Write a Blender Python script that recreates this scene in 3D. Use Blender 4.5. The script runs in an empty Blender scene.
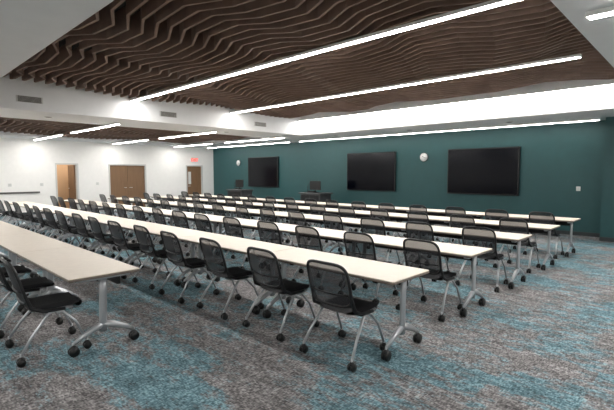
import bpy, bmesh, math, random
from mathutils import Vector, Matrix
random.seed(7)
scene = bpy.context.scene
scene.view_settings.view_transform = 'Standard'
coll = scene.collection

# ------------------------------------------------------------------ materials
def new_mat(name, col, rough=0.6, metal=0.0, spec=0.5):
    m = bpy.data.materials.new(name); m.use_nodes = True
    b = m.node_tree.nodes['Principled BSDF']
    b.inputs['Base Color'].default_value = (*col, 1)
    b.inputs['Roughness'].default_value = rough
    b.inputs['Metallic'].default_value = metal
    b.inputs['Specular IOR Level'].default_value = spec
    return m
def noisy(m, scale, amt, bump=0.0):
    nt = m.node_tree; N = nt.nodes; L = nt.links
    b = N['Principled BSDF']; c = b.inputs['Base Color'].default_value[:]
    tc = N.new('ShaderNodeTexCoord'); n = N.new('ShaderNodeTexNoise')
    n.inputs['Scale'].default_value = scale; n.inputs['Detail'].default_value = 5
    L.new(tc.outputs['Object'], n.inputs['Vector'])
    r = N.new('ShaderNodeValToRGB')
    r.color_ramp.elements[0].position = .3; r.color_ramp.elements[1].position = .7
    r.color_ramp.elements[0].color = (*[x*(1-amt) for x in c[:3]], 1)
    r.color_ramp.elements[1].color = (*[min(1, x*(1+amt)) for x in c[:3]], 1)
    L.new(n.outputs['Fac'], r.inputs['Fac']); L.new(r.outputs['Color'], b.inputs['Base Color'])
    if bump:
        bp = N.new('ShaderNodeBump'); bp.inputs['Strength'].default_value = bump; bp.inputs['Distance'].default_value = .01
        L.new(n.outputs['Fac'], bp.inputs['Height']); L.new(bp.outputs['Normal'], b.inputs['Normal'])
    return m
def emis(name, col, s):
    m = bpy.data.materials.new(name); m.use_nodes = True
    nt = m.node_tree; nt.nodes.clear()
    e = nt.nodes.new('ShaderNodeEmission'); o = nt.nodes.new('ShaderNodeOutputMaterial')
    e.inputs[0].default_value = (*col, 1); e.inputs[1].default_value = s
    nt.links.new(e.outputs[0], o.inputs[0]); return m

M_white = noisy(new_mat('white_paint', (.81, .79, .765), .7), 6, .02)
M_ceil = noisy(new_mat('ceiling_paint', (.72, .72, .725), .8), 5, .02)
M_teal = noisy(new_mat('teal_paint', (.014, .071, .075), .5), 5, .05)
M_deck = new_mat('dark_deck', (.004, .003, .003), .9)
M_baffle = noisy(new_mat('brown_felt_baffle', (.170, .107, .080), .8), 3, .18)
M_top = noisy(new_mat('cream_laminate', (.82, .725, .62), .42), 14, .03)
M_edge = new_mat('laminate_edge', (.20, .16, .13), .5)
M_grey = new_mat('grey_powdercoat', (.48, .49, .51), .34, .6)
M_black = noisy(new_mat('black_plastic', (.006, .006, .007), .42), 30, .2)
M_fabric = noisy(new_mat('black_fabric', (.007, .007, .009), .85), 150, .4, .3)
M_rub = new_mat('black_rubber', (.005, .005, .005), .45)
M_screen = new_mat('black_screen', (.001, .0015, .004), .14, 0, .2)
M_bez = new_mat('bezel', (.004, .004, .005), .35)
M_lect = noisy(new_mat('lectern_charcoal', (.05, .05, .052), .5), 8, .2)
M_frame = new_mat('door_frame_paint', (.55, .54, .52), .5)
M_lit = emis('led_diffuser', (1.0, .985, .95), 86)
M_litw = emis('led_diffuser_soft', (1.0, .985, .95), 30)
M_red = emis('exit_red', (1, .04, .02), 3)
M_alu = new_mat('aluminium', (.6, .6, .6), .35, .8)
M_vent = new_mat('vent_dark', (.12, .11, .10), .6)
M_plate = new_mat('wall_plate', (.6, .6, .58), .4)
M_base = new_mat('baseboard_rubber', (.03, .035, .037), .6)
M_rail = new_mat('rail_dark', (.10, .09, .085), .5)
M_tan = new_mat('corridor_tan', (.50, .30, .16), .7)

# wood
M_wood = new_mat('door_wood', (.3, .17, .09), .45)
nt = M_wood.node_tree; N = nt.nodes; L = nt.links
tc = N.new('ShaderNodeTexCoord'); mp = N.new('ShaderNodeMapping'); mp.inputs['Scale'].default_value = (12, 12, 1)
n = N.new('ShaderNodeTexNoise'); n.inputs['Scale'].default_value = 2; n.inputs['Detail'].default_value = 6
r = N.new('ShaderNodeValToRGB'); r.color_ramp.elements[0].color = (.13, .070, .034, 1); r.color_ramp.elements[1].color = (.24, .135, .07, 1)
L.new(tc.outputs['Object'], mp.inputs[0]); L.new(mp.outputs[0], n.inputs['Vector']); L.new(n.outputs['Fac'], r.inputs[0])
L.new(r.outputs[0], N['Principled BSDF'].inputs['Base Color'])

# chair mesh weave
M_weave = bpy.data.materials.new('black_mesh_weave'); M_weave.use_nodes = True
nt = M_weave.node_tree; N = nt.nodes; L = nt.links; b = N['Principled BSDF']
b.inputs['Base Color'].default_value = (.024, .024, .028, 1); b.inputs['Roughness'].default_value = .6
tr = N.new('ShaderNodeBsdfTransparent'); mx = N.new('ShaderNodeMixShader'); mx.inputs[0].default_value = .80
L.new(tr.outputs[0], mx.inputs[1]); L.new(b.outputs[0], mx.inputs[2]); L.new(mx.outputs[0], N['Material Output'].inputs[0])

# carpet
M_carpet = bpy.data.materials.new('patterned_carpet'); M_carpet.use_nodes = True
nt = M_carpet.node_tree; N = nt.nodes; L = nt.links; b = N['Principled BSDF']
b.inputs['Roughness'].default_value = .95; b.inputs['Specular IOR Level'].default_value = .1
tc = N.new('ShaderNodeTexCoord')
def snap(inc):
    s = N.new('ShaderNodeVectorMath'); s.operation = 'SNAP'; s.inputs[1].default_value = inc
    L.new(tc.outputs['Object'], s.inputs[0]); return s.outputs[0]
def wn(v):
    w = N.new('ShaderNodeTexWhiteNoise'); w.noise_dimensions = '3D'; L.new(v, w.inputs['Vector']); return w.outputs['Value']
def noise(v, sc, det=3, mapsc=None, dist=0):
    n = N.new('ShaderNodeTexNoise'); n.inputs['Scale'].default_value = sc; n.inputs['Detail'].default_value = det
    n.inputs['Distortion'].default_value = dist
    if mapsc:
        m = N.new('ShaderNodeMapping'); m.inputs['Scale'].default_value = mapsc; L.new(v, m.inputs[0]); v = m.outputs[0]
    L.new(v, n.inputs['Vector']); return n.outputs['Fac']
def math_(op, a, bb, c=None):
    m = N.new('ShaderNodeMath'); m.operation = op
    for i, x in enumerate([a, bb, c]):
        if x is None: continue
        if isinstance(x, (int, float)): m.inputs[i].default_value = x
        else: L.new(x, m.inputs[i])
    return m.outputs[0]
def ramp(v, stops):
    r = N.new('ShaderNodeValToRGB'); e = r.color_ramp.elements
    e[0].position, e[0].color = stops[0][0], (*stops[0][1], 1)
    e[1].position, e[1].color = stops[-1][0], (*stops[-1][1], 1)
    for p, c in stops[1:-1]:
        q = e.new(p); q.color = (*c, 1)
    L.new(v, r.inputs[0]); return r.outputs[0]
w1 = wn(snap((.028, .011, 1))); w2 = wn(snap((.010, .026, 1)))
tile = wn(snap((.61, .305, 1))); blk = wn(snap((.15, .075, 1)))
sp = math_('ADD', math_('MULTIPLY', w1, .5), math_('MULTIPLY', w2, .5))
mid = noise(tc.outputs['Object'], 6.5, 5, (1, 2.0, 1))
big = noise(tc.outputs['Object'], .75, 2, (1, 1.5, 1))
grey = ramp(sp, [(.12, (.095, .089, .091)), (.5, (.215, .202, .203)), (.9, (.42, .40, .395))])
blue = ramp(sp, [(.12, (.060, .110, .128)), (.5, (.130, .225, .262)), (.9, (.28, .42, .46))])
mask = math_('ADD', big, math_('MULTIPLY', math_('SUBTRACT', mid, .5), .65))
mask = math_('ADD', mask, math_('MULTIPLY', math_('SUBTRACT', w1, .5), .12))
mask = math_('ADD', mask, math_('MULTIPLY', math_('SUBTRACT', tile, .5), .13))
mask = math_('ADD', mask, math_('MULTIPLY', math_('SUBTRACT', blk, .5), .07))
mk = ramp(mask, [(.46, (0, 0, 0)), (.60, (1, 1, 1))])
mix = N.new('ShaderNodeMix'); mix.data_type = 'RGBA'
L.new(mk, mix.inputs[0]); L.new(grey, mix.inputs[6]); L.new(blue, mix.inputs[7])
sh = math_('ADD', noise(tc.outputs['Object'], 3.8, 5, (1, 1.8, 1)), math_('MULTIPLY', math_('SUBTRACT', blk, .5), .14))
shade = ramp(sh, [(.3, (.66, .66, .66)), (.7, (1.2, 1.2, 1.2))])
mul = N.new('ShaderNodeMix'); mul.data_type = 'RGBA'; mul.blend_type = 'MULTIPLY'; mul.inputs[0].default_value = 1
L.new(mix.outputs[2], mul.inputs[6]); L.new(shade, mul.inputs[7]); L.new(mul.outputs[2], b.inputs['Base Color'])

# ------------------------------------------------------------------ mesh builder
class MB:
    def __init__(s): s.bm = bmesh.new(); s.mats = []
    def mi(s, m):
        if m not in s.mats: s.mats.append(m)
        return s.mats.index(m)
    def faces(s, vs, fs, m, smooth=False):
        bv = [s.bm.verts.new(v) for v in vs]; k = s.mi(m); out = []
        for f in fs:
            try:
                q = s.bm.faces.new([bv[i] for i in f]); q.material_index = k; q.smooth = smooth; out.append(q)
            except ValueError: pass
        return out
    def box(s, x0, x1, y0, y1, z0, z1, m):
        vs = [(x, y, z) for z in (z0, z1) for y in (y0, y1) for x in (x0, x1)]
        s.faces(vs, [(0,2,3,1), (4,5,7,6), (0,1,5,4), (2,6,7,3), (0,4,6,2), (1,3,7,5)], m)
    def rbox(s, x0, x1, y0, y1, z0, z1, m, r=.01):
        def ring(z, ins):
            a, b_, c, d = x0+ins, x1-ins, y0+ins, y1-ins
            rr = r
            return [(a+rr, c, z), (b_-rr, c, z), (b_, c+rr, z), (b_, d-rr, z), (b_-rr, d, z), (a+rr, d, z), (a, d-rr, z), (a, c+rr, z)]
        t = min(r, (z1-z0)/3)
        R = [ring(z0, t), ring(z0+t, 0), ring(z1-t, 0), ring(z1, t)]
        vs = [v for q in R for v in q]; fs = [tuple(range(7, -1, -1)), tuple(range(24, 32))]
        for k in range(3):
            for i in range(8):
                j = (i+1) % 8; fs.append((k*8+i, k*8+j, (k+1)*8+j, (k+1)*8+i))
        s.faces(vs, fs, m)
    def tube(s, pts, rad, m, seg=8, closed=False, sx=1.0):
        pts = [Vector(p) for p in pts]; n = len(pts)
        rads = rad if isinstance(rad, (list, tuple)) else [rad]*n
        vs = []; fs = []; prev = None
        for i, p in enumerate(pts):
            a = pts[(i-1) % n] if (closed or i > 0) else p
            c = pts[(i+1) % n] if (closed or i < n-1) else p
            t = (c-a).normalized()
            if prev is None:
                u = t.orthogonal().normalized()
                if abs(t.x) < .9: u = (Vector((1, 0, 0)) - t*t.x).normalized()
            else: u = (prev - t*prev.dot(t)).normalized()
            prev = u; w = t.cross(u)
            for k in range(seg):
                an = 2*math.pi*k/seg
                vs.append(p + u*math.cos(an)*rads[i]*sx + w*math.sin(an)*rads[i])
        for i in range(n if closed else n-1):
            j = (i+1) % n
            for k in range(seg):
                l = (k+1) % seg
                fs.append((i*seg+k, i*seg+l, j*seg+l, j*seg+k))
        if not closed:
            fs.append(tuple(range(seg-1, -1, -1))); fs.append(tuple(range((n-1)*seg, n*seg)))
        s.faces(vs, fs, m, True)
    def cyl(s, p0, p1, r, m, seg=14, smooth=True):
        s.tube([p0, p1], r, m, seg)
    def disk(s, a, bb, nexp, f, m, seg=28, rings=4):
        vs = [f(0, 0)]; fs = []
        for rg in range(1, rings+1):
            q = rg/rings
            for k in range(seg):
                t = 2*math.pi*k/seg; c, d = math.cos(t), math.sin(t)
                px = a*math.copysign(abs(c)**(2/nexp), c)*q; pz = bb*math.copysign(abs(d)**(2/nexp), d)*q
                vs.append(f(px, pz))
        for k in range(seg): fs.append((0, 1+k, 1+(k+1) % seg))
        for rg in range(rings-1):
            o = 1+rg*seg; o2 = o+seg
            for k in range(seg):
                l = (k+1) % seg; fs.append((o+k, o2+k, o2+l, o+l))
        s.faces(vs, fs, m, True)
    def mesh(s, name, recalc=True):
        if recalc: bmesh.ops.recalc_face_normals(s.bm, faces=s.bm.faces)
        me = bpy.data.meshes.new(name); s.bm.to_mesh(me); s.bm.free()
        for m in s.mats: me.materials.append(m)
        return me
    def obj(s, name, loc=(0, 0, 0), rot=0):
        o = bpy.data.objects.new(name, s.mesh(name)); coll.objects.link(o)
        o.location = loc; o.rotation_euler = (0, 0, rot); return o
def boxobj(name, *a):
    mb = MB(); mb.box(*a); return mb.obj(name)

# ------------------------------------------------------------------ room
XL, XR, YB, YF = -20.0, 5.0, -3.0, 13.3
ZS, ZH, ZT = 3.04, 3.5, 4.1
boxobj('floor', XL-3, XR+.2, YB-.2, YF+.5, -.2, 0, M_carpet)
mb = MB(); mb.box(-12.75, XR, YF, YF+.5, 0, ZT, M_teal); mb.box(XL, -12.75, YF+.15, YF+.5, 0, ZT, M_teal); mb.obj('wall_front')
boxobj('wall_front_pier', -1.96, XR, 12.6, YF, 0, ZS, M_teal)
boxobj('wall_right', XR, XR+.2, YB-.2, YF+.5, 0, ZT, M_white)
boxobj('wall_back', XL-.2, XR, YB-.2, YB, 0, ZT, M_white)
D1 = (5.62, 6.52); D2 = (7.80, 9.58); D3 = (11.75, 12.75); DH = 2.1
mb = MB()
ys = [YB, D1[0], D1[1], D2[0], D2[1], D3[0], D3[1], YF+.5]
for i in range(0, 8, 2): mb.box(XL-.2, XL, ys[i], ys[i+1], 0, ZT, M_white)
for d in (D1, D2, D3): mb.box(XL-.2, XL, d[0], d[1], DH, ZT, M_white)
mb.obj('wall_left')
mb = MB()
mb.box(XL-2.2, XL-2.0, 4.2, 8.0, 0, 2.9, M_tan); mb.box(XL-2.0, XL-.2, 4.2, 4.35, 0, 2.9, M_white)
mb.box(XL-2.0, XL-.2, 7.6, 7.75, 0, 2.9, M_white); mb.box(XL-2.2, XL-.2, 4.2, 8.0, 2.7, 2.9, M_white)
mb.obj('wall_corridor')
def frame(mb, y0, y1):
    mb.box(XL-.2, XL+.02, y0, y0+.06, 0, DH, M_frame); mb.box(XL-.2, XL+.02, y1-.06, y1, 0, DH, M_frame)
    mb.box(XL-.2, XL+.02, y0+.06, y1-.06, DH-.06, DH, M_frame)
mb = MB(); frame(mb, *D1)
mb.box(XL-1.0, XL-.2, D1[1]-.11, D1[1]-.065, .01, DH-.07, M_wood)
mb.cyl((XL-.9, D1[1]-.14, 1.0), (XL-.8, D1[1]-.14, 1.0), .015, M_alu)
mb.cyl((XL-.9, D1[1]-.14, 1.0), (XL-.9, D1[1]-.10, 1.0), .012, M_alu)
mb.obj('door_1')
mb = MB(); frame(mb, *D2)
ym = (D2[0]+D2[1])/2
for a, b_ in ((D2[0]+.065, ym-.004), (ym+.004, D2[1]-.065)): mb.box(XL-.10, XL-.05, a, b_, .01, DH-.065, M_wood)
for sgn in (-1, 1):
    mb.tube([(XL-.05, ym+sgn*.08, 1.0), (XL+.0, ym+sgn*.08, 1.0), (XL+.0, ym+sgn*.2, 1.0)], .012, M_alu)
    mb.box(XL-.05, XL-.045, ym+sgn*.12-.07, ym+sgn*.12+.07, 0.05, .25, M_alu)
mb.obj('door_2')
mb = MB(); frame(mb, *D3)
mb.box(XL-.10, XL-.05, D3[0]+.065, D3[1]-.065, .01, DH-.065, M_wood)
mb.tube([(XL-.05, D3[0]+.14, 1.0), (XL+.0, D3[0]+.14, 1.0), (XL+.0, D3[0]+.26, 1.0)], .012, M_alu)
mb.box(XL-.05, XL-.045, D3[0]+.16, D3[0]+.32, 1.1, 1.75, M_plate)
mb.obj('door_3')

boxobj('baseboard_front', -12.7, -1.97, YF-.015, YF, 0, .1, M_base)
boxobj('baseboard_pier', -1.96, XR-.02, 12.585, 12.6, 0, .1, M_base)
mb = MB()
for a, b_ in ((YB, D1[0]), (D1[1], D2[0]), (D2[1], D3[0])): mb.box(XL, XL+.015, a, b_, 0, .1, M_base)
mb.obj('baseboard_left')
mb = MB(); mb.box(XL, XL+.03, YB, D1[0]-.6, .86, .93, M_rail); mb.obj('trim_1')

XA, XB, YA, YC = -10.8, -1.0, 1.45, 11.0
boxobj('ceiling', XL, XR, YB, YF+.5, ZT, ZT+.15, M_deck)
boxobj('ceiling_soffit_near', XL, XR, YB, YA, ZS, ZT, M_ceil)
boxobj('ceiling_soffit_right', XB, XR, YA, YC, ZS, ZT, M_ceil)
boxobj('ceiling_soffit_far', XL, XR, YC, YF+.5, ZS, ZT, M_ceil)
R2 = (-18.4, -12.6)
mb = MB(); mb.box(R2[1], XA, YA, YC, ZS, ZT, M_ceil); mb.box(XL, R2[0], YA, YC, ZS, ZT, M_ceil)
mb.box(R2[0], R2[1], YA, YC, ZS+.35, ZT, M_deck); mb.obj('ceiling_soffit_left')

def baffles(name, x0, x1, y0, y1, zb, zt, sp, amp, lam, vz, th=.022):
    # felt fins folded in straight facets (long straights joined by diagonal jogs), jogs drifting from fin to fin
    mb = MB(); n = int((y1-y0)/sp)
    for i in range(n):
        yy = y0+sp*(i+.5); vs = []; fs = []
        sh = (yy*.24+.25*math.sin(yy*.8)) % lam
        # fold points of a trapezoid wave of period lam
        prof = [(0, -1), (.30, -1), (.5, 1), (.80, 1), (1.0, -1)]
        def wv(x):
            u = ((x+sh) % lam)/lam
            for (a, p), (c, q) in zip(prof, prof[1:]):
                if u <= c: return p+(q-p)*(u-a)/(c-a)
            return -1
        xs = [x0]
        k0 = int((x0+sh)//lam)
        for kk in range(k0, k0+int((x1-x0)/lam)+3):
            for u, _ in prof[:-1]:
                x = (kk+u)*lam-sh
                if x0+.05 < x < x1-.05: xs.append(x)
        xs = sorted(xs)+[x1]
        for x in xs:
            w = wv(x)
            y = min(max(yy+amp*w, y0+.03), y1-.03)
            zl = zb+vz*(1+math.sin(1.9*x+yy*1.3))/2
            vs += [(x, y-th, zl), (x, y+th, zl), (x, y+th, zt), (x, y-th, zt)]
        nx = len(xs)-1
        for k in range(nx):
            a = 4*k; c = a+4
            fs += [(a, c, c+1, a+1), (a+1, c+1, c+2, a+2), (a+3, c+3, c, a), (a+2, c+2, c+3, a+3)]
        fs += [(0, 1, 2, 3), (4*nx+3, 4*nx+2, 4*nx+1, 4*nx)]
        mb.faces(vs, fs, M_baffle, False)
    return mb.obj(name)
baffles('ceiling_baffles', XA+.02, XB-.02, YA+.05, YC-.32, 3.56, 3.86, .205, .095, 2.2, .09, .018)
baffles('ceiling_baffles', R2[0]+.03, R2[1]-.03, YA+.05, YC-.05, ZS+.03, ZS+.32, .205, .06, 2.2, .06)

def linear(x0, x1, y, z, w=.07, mat=None):
    mat = mat or M_lit
    mb = MB(); mb.box(x0, x1, y-w/2-.015, y+w/2+.015, z+.008, z+.05, M_white)
    mb.box(x0+.02, x1-.02, y-w/2, y+w/2, z, z+.008, mat); mb.obj('linear_ceiling_light')
linear(XA+.0, -1.5, 4.87, 3.50)
linear(XA+.0, -1.6, 7.94, 3.50)
linear(XA+.05, -1.2, YC-.14, 3.5, .085)
linear(-12.6, -2.1, 12.75, ZS-.05, .055, M_litw)
for y in (1.9, 4.83, 7.9, 10.9):
    linear(-15.3, -11.6, y, ZS-.06); linear(-19.6, -16.3, y, ZS-.06)
linear(-19.5, -13.2, 12.75, ZS-.05, .055, M_litw)
linear(-.85, 3.5, 4.35, ZS-.05); linear(-.85, 3.5, 8.0, ZS-.05)
for y in (-1.4,):
    for x in (-17.5, -12.5, -7.5, -2.0, 2.6): linear(x-1.6, x+1.6, y, ZS-.05)
mb = MB(); mb.box(XL-1.4, XL-1.1, 5.2, 6.8, 2.66, 2.695, M_white); mb.box(XL-1.38, XL-1.12, 5.22, 6.78, 2.65, 2.66, M_litw); mb.obj('corridor_light')

def vent(y, z, w=.75, h=.16):
    mb = MB(); X = XA
    mb.box(X+.001, X+.012, y-w/2, y+w/2, z-h/2, z+h/2, M_frame)
    for i in range(5):
        zz = z-h/2+.02+i*(h-.04)/4.0
        mb.box(X+.012, X+.02, y-w/2+.03, y+w/2-.03, zz-.009, zz+.009, M_vent)
    mb.obj('air_vent')
vent(2.6, 3.27, .5, .14); vent(5.85, 3.27, .5, .14); vent(9.1, 3.27, .5, .14)
mb = MB()
for x, y in ((.5, 6.2), (-6, .6), (-11.7, 3.2), (-11.7, 8.4), (-7, 12.0), (-4, 12.0), (-10, 12.0)):
    mb.cyl((x, y, ZS-.013), (x, y, ZS), .09, M_frame, 20); mb.cyl((x, y, ZS-.017), (x, y, ZS-.013), .065, M_vent, 20)
mb.obj('ceiling_speakers')

# ------------------------------------------------------------------ screens, clocks, sign
def tv(x, yw):
    mb = MB(); w, h, zc = 1.1, .72, 1.735
    mb.rbox(x-w, x+w, yw-.09, yw, zc-h, zc+h, M_bez, .012)
    mb.box(x-w+.035, x+w-.035, yw-.094, yw-.0895, zc-h+.035, zc+h-.035, M_screen)
    mb.obj('wall_display')
tv(-5.18, YF); tv(-9.35, YF); tv(-15.75, YF+.15)
def clock(x, yw, z, r=.155):
    mb = MB(); mb.cyl((x, yw-.04, z), (x, yw, z), r, M_bez, 32)
    mb.cyl((x, yw-.043, z), (x, yw-.04, z), r*.9, M_white, 32)
    for k in range(12):
        a = k*math.pi/6; c, s = math.sin(a), math.cos(a)
        mb.tube([(x+c*r*.68, yw-.045, z+s*r*.68), (x+c*r*.82, yw-.045, z+s*r*.82)], .003, M_bez, 4)
    for a, l in ((-1.0, .5), (1.9, .7)):
        mb.tube([(x, yw-.047, z), (x+math.sin(a)*r*l, yw-.047, z+math.cos(a)*r*l)], .006, M_bez, 4)
    mb.obj('wall_clock')
clock(-7.16, YF, 2.22); clock(-17.7, YF+.15, 2.2)
mb = MB(); ye = (D3[0]+D3[1])/2
mb.rbox(XL, XL+.05, ye-.19, ye+.19, 2.28, 2.5, M_plate, .008); es = mb.obj('exit_sign')
tcv = bpy.data.curves.new('exit_text', 'FONT'); tcv.body = 'EXIT'; tcv.size = .2; tcv.align_x = 'CENTER'; tcv.extrude = .003; tcv.offset = .004
to = bpy.data.objects.new('tmp', tcv); coll.objects.link(to)
bpy.context.view_layer.update()
me = bpy.data.meshes.new_from_object(to.evaluated_get(bpy.context.evaluated_depsgraph_get()))
bpy.data.objects.remove(to)
me.materials.clear(); me.materials.append(M_red)
t = bpy.data.objects.new('exit_lettering', me); coll.objects.link(t); t.parent = es
t.location = (XL+.054, ye, 2.315); t.rotation_euler = (math.pi/2, 0, math.pi/2)
for y in (5.1, 7.3, 4.0): 
    mb = MB(); mb.rbox(XL, XL+.012, y-.06, y+.06, 1.15, 1.27, M_plate, .004); mb.box(XL+.012, XL+.016, y-.015, y+.015, 1.18, 1.24, M_frame); mb.obj('light_switch')
for x, z in ((-2.6, 1.2), (-12.3, 1.2)):
    mb = MB(); mb.rbox(x-.05, x+.05, YF-.012, YF, z, z+.12, M_plate, .004); mb.box(x-.015, x+.015, YF-.016, YF-.012, z+.03, z+.09, M_frame); mb.obj('light_switch')
for x in (-3.2, -7.2, -11.5):
    mb = MB(); mb.rbox(x-.04, x+.04, YF-.01, YF, .4, .52, M_plate, .004)
    for zz in (.43, .47): mb.box(x-.015, x+.015, YF-.013, YF-.01, zz, zz+.02, M_bez)
    mb.obj('power_outlet')

# ------------------------------------------------------------------ table
TL, TD, TH = 1.82, .65, .74
def caster(mb, x, y, r=.045, top=.12):
    for s in (-1, 1): mb.cyl((x+s*.007, y, r), (x+s*.028, y, r), r, M_rub, 14)
    mb.tube([(x, y-.6*r, r*1.5), (x, y, r*1.95), (x, y+.6*r, r*1.5)], [.018, .024, .018], M_black, 8)
    mb.cyl((x, y, r), (x, y, top), .010, M_grey, 8)
def make_table():
    mb = MB(); hx, hy = TL/2, TD/2
    mb.rbox(-hx, hx, -hy, hy, TH-.032, TH-.008, M_edge, .012)
    mb.rbox(-hx+.002, hx-.002, -hy+.002, hy-.002, TH-.0085, TH, M_top, .012)
    mb.box(-hx+.1, hx-.1, -.03, .03, TH-.095, TH-.033, M_black)
    mb.box(-hx+.16, hx-.16, .16, .19, TH-.16, TH-.033, M_black)
    for s in (-1, 1):
        x = s*(hx-.095)
        mb.rbox(x-.03, x+.03, -.25, .25, TH-.062, TH-.033, M_grey, .006)
        mb.tube([(x, 0, TH-.05), (x, -.005, .55), (x, -.012, .30), (x, -.012, .17)], [.040, .036, .036, .040], M_grey, 10, sx=.62)
        for q in (-1, 1):
            mb.tube([(x, -.012, .24), (x, q*.08, .215), (x, q*.19, .165), (x, q*.275, .115)], [.03, .034, .026, .02], M_grey, 8, sx=.8)
            caster(mb, x, q*.28, .045, .125)
    return mb.mesh('training_table')
tmesh = make_table()

# ------------------------------------------------------------------ chair (faces +Y)
def make_chair():
    mb = MB()
    def seat_top(px, py): 
        e = max(abs(px)/.235, abs(py)/.225)
        return (px, py+.03, .475-.012*max(0, 1-(px/.2)**2)-.02*max(0, (py-.12)/.1)**2-.03*max(0, e-.85)/.15)
    def seat_bot(px, py): 
        e = max(abs(px)/.235, abs(py)/.225); return (px, py+.03, .415+.025*max(0, e-.6)/.4)
    mb.disk(.235, .225, 4, seat_top, M_fabric, 24, 5); mb.disk(.235, .225, 4, seat_bot, M_black, 24, 3)
    bz = .705; H = .195
    def bk(px, pz, off=0):
        z = bz+pz
        return (px, -.235-.11*(pz+H)/(2*H)+.6*px*px+off, z)
    mb.disk(.225, H, 4.5, lambda a, c: bk(a, c), M_weave, 28, 5)
    loop = []
    for k in range(32):
        t = 2*math.pi*k/32; c, d = math.cos(t), math.sin(t)
        loop.append(bk(.231*math.copysign(abs(c)**(2/4.5), c), (H+.004)*math.copysign(abs(d)**(2/4.5), d)))
    mb.tube(loop, .014, M_black, 6, closed=True)
    mb.tube([bk(-.21, -.08, -.004), bk(-.1, -.085, -.006), bk(0, -.085, -.006), bk(.1, -.085, -.006), bk(.21, -.08, -.004)], .009, M_black, 6)
    for s in (-1, 1):
        mb.tube([(s*.235, .08, .425), (s*.238, -.10, .435), (s*.238, -.19, .48), bk(s*.225, -.10), bk(s*.226, .05)], [.016, .018, .018, .014, .010], M_black, 8)
        mb.tube([(s*.215, .15, .425), (s*.222, .02, .435), (s*.236, -.06, .40), (s*.262, -.20, .23), (s*.282, -.285, .095)], .0135, M_grey, 8)
        mb.tube([(s*.225, -.03, .42), (s*.232, .06, .40), (s*.243, .16, .29), (s*.252, .245, .095)], .0125, M_grey, 8)
        caster(mb, s*.282, -.29, .034, .11); caster(mb, s*.252, .25, .034, .11)
    mb.tube([(-.22, .02, .41), (.22, .02, .41)], .012, M_grey, 8)
    mb.tube([(-.22, .13, .41), (.22, .13, .41)], .010, M_grey, 8)
    return mb.mesh('rolling_mesh_chair')
cmesh = make_chair()

XE = -1.94
rows = [(1.86-TD/2, -4.06, 7)] + [(3.77+1.635*k-TD/2, XE, 8) for k in range(5)]
for ri, (yc, xe, nt_) in enumerate(rows):
    for i in range(nt_):
        xc = xe-(TL+.008)*(i+.5)
        o = bpy.data.objects.new('training_table', tmesh); coll.objects.link(o); o.location = (xc, yc, 0)
        for s in (1, -1):
            c = bpy.data.objects.new('rolling_mesh_chair', cmesh); coll.objects.link(c)
            c.location = (xc+s*.455-.02, yc-TD/2-.01+random.uniform(-.05, .02), 0)
            c.rotation_euler = (0, 0, math.radians(random.uniform(-4, 4)))

# ------------------------------------------------------------------ lecterns
def lectern(x, y):
    e = bpy.data.objects.new('lectern', None); coll.objects.link(e); e.location = (x, y, 0)
    mb = MB()
    mb.box(-.5, .5, -.3, .3, .0, .06, M_bez)
    mb.rbox(-.52, .52, -.32, .32, .06, .88, M_lect, .015)
    mb.box(-.46, -.01, -.327, -.32, .12, .84, M_bez); mb.box(.01, .46, -.327, -.32, .12, .84, M_bez)
    mb.rbox(-.58, .58, -.37, .37, .88, .93, M_lect, .012)
    mb.box(-.5, -.2, .1, .25, .93, .98, M_bez)
    o = mb.obj('cabinet'); o.parent = e
    mb = MB()
    mb.cyl((.0, 0, .93), (.0, 0, .945), .12, M_bez, 20); mb.cyl((.0, 0, .94), (.0, 0, 1.1), .02, M_bez)
    mb.rbox(-.28, .28, -.03, .01, 1.03, 1.38, M_bez, .006); mb.box(-.26, .26, .010, .013, 1.05, 1.36, M_screen)
    o = mb.obj('monitor'); o.parent = e
    mb = MB(); mb.tube([(-.4, 0, .93), (-.41, -.02, 1.15), (-.38, .06, 1.3), (-.35, .12, 1.32)], .01, M_bez, 6); o = mb.obj('gooseneck_microphone'); o.parent = e
lectern(-15.75, 12.0); lectern(-11.1, 12.1)

# ------------------------------------------------------------------ world + camera
w = bpy.data.worlds.new('world'); scene.world = w; w.use_nodes = True
w.node_tree.nodes['Background'].inputs[0].default_value = (.5, .55, .6, 1); w.node_tree.nodes['Background'].inputs[1].default_value = .05
cam = bpy.data.cameras.new('camera'); cam.sensor_width = 36; cam.lens = 424/614*36; cam.clip_start = .05
co = bpy.data.objects.new('camera', cam); coll.objects.link(co)
co.location = (0, 0, 1.68); co.rotation_euler = (math.radians(90-4.3), 0, math.radians(43.68))
scene.camera = co
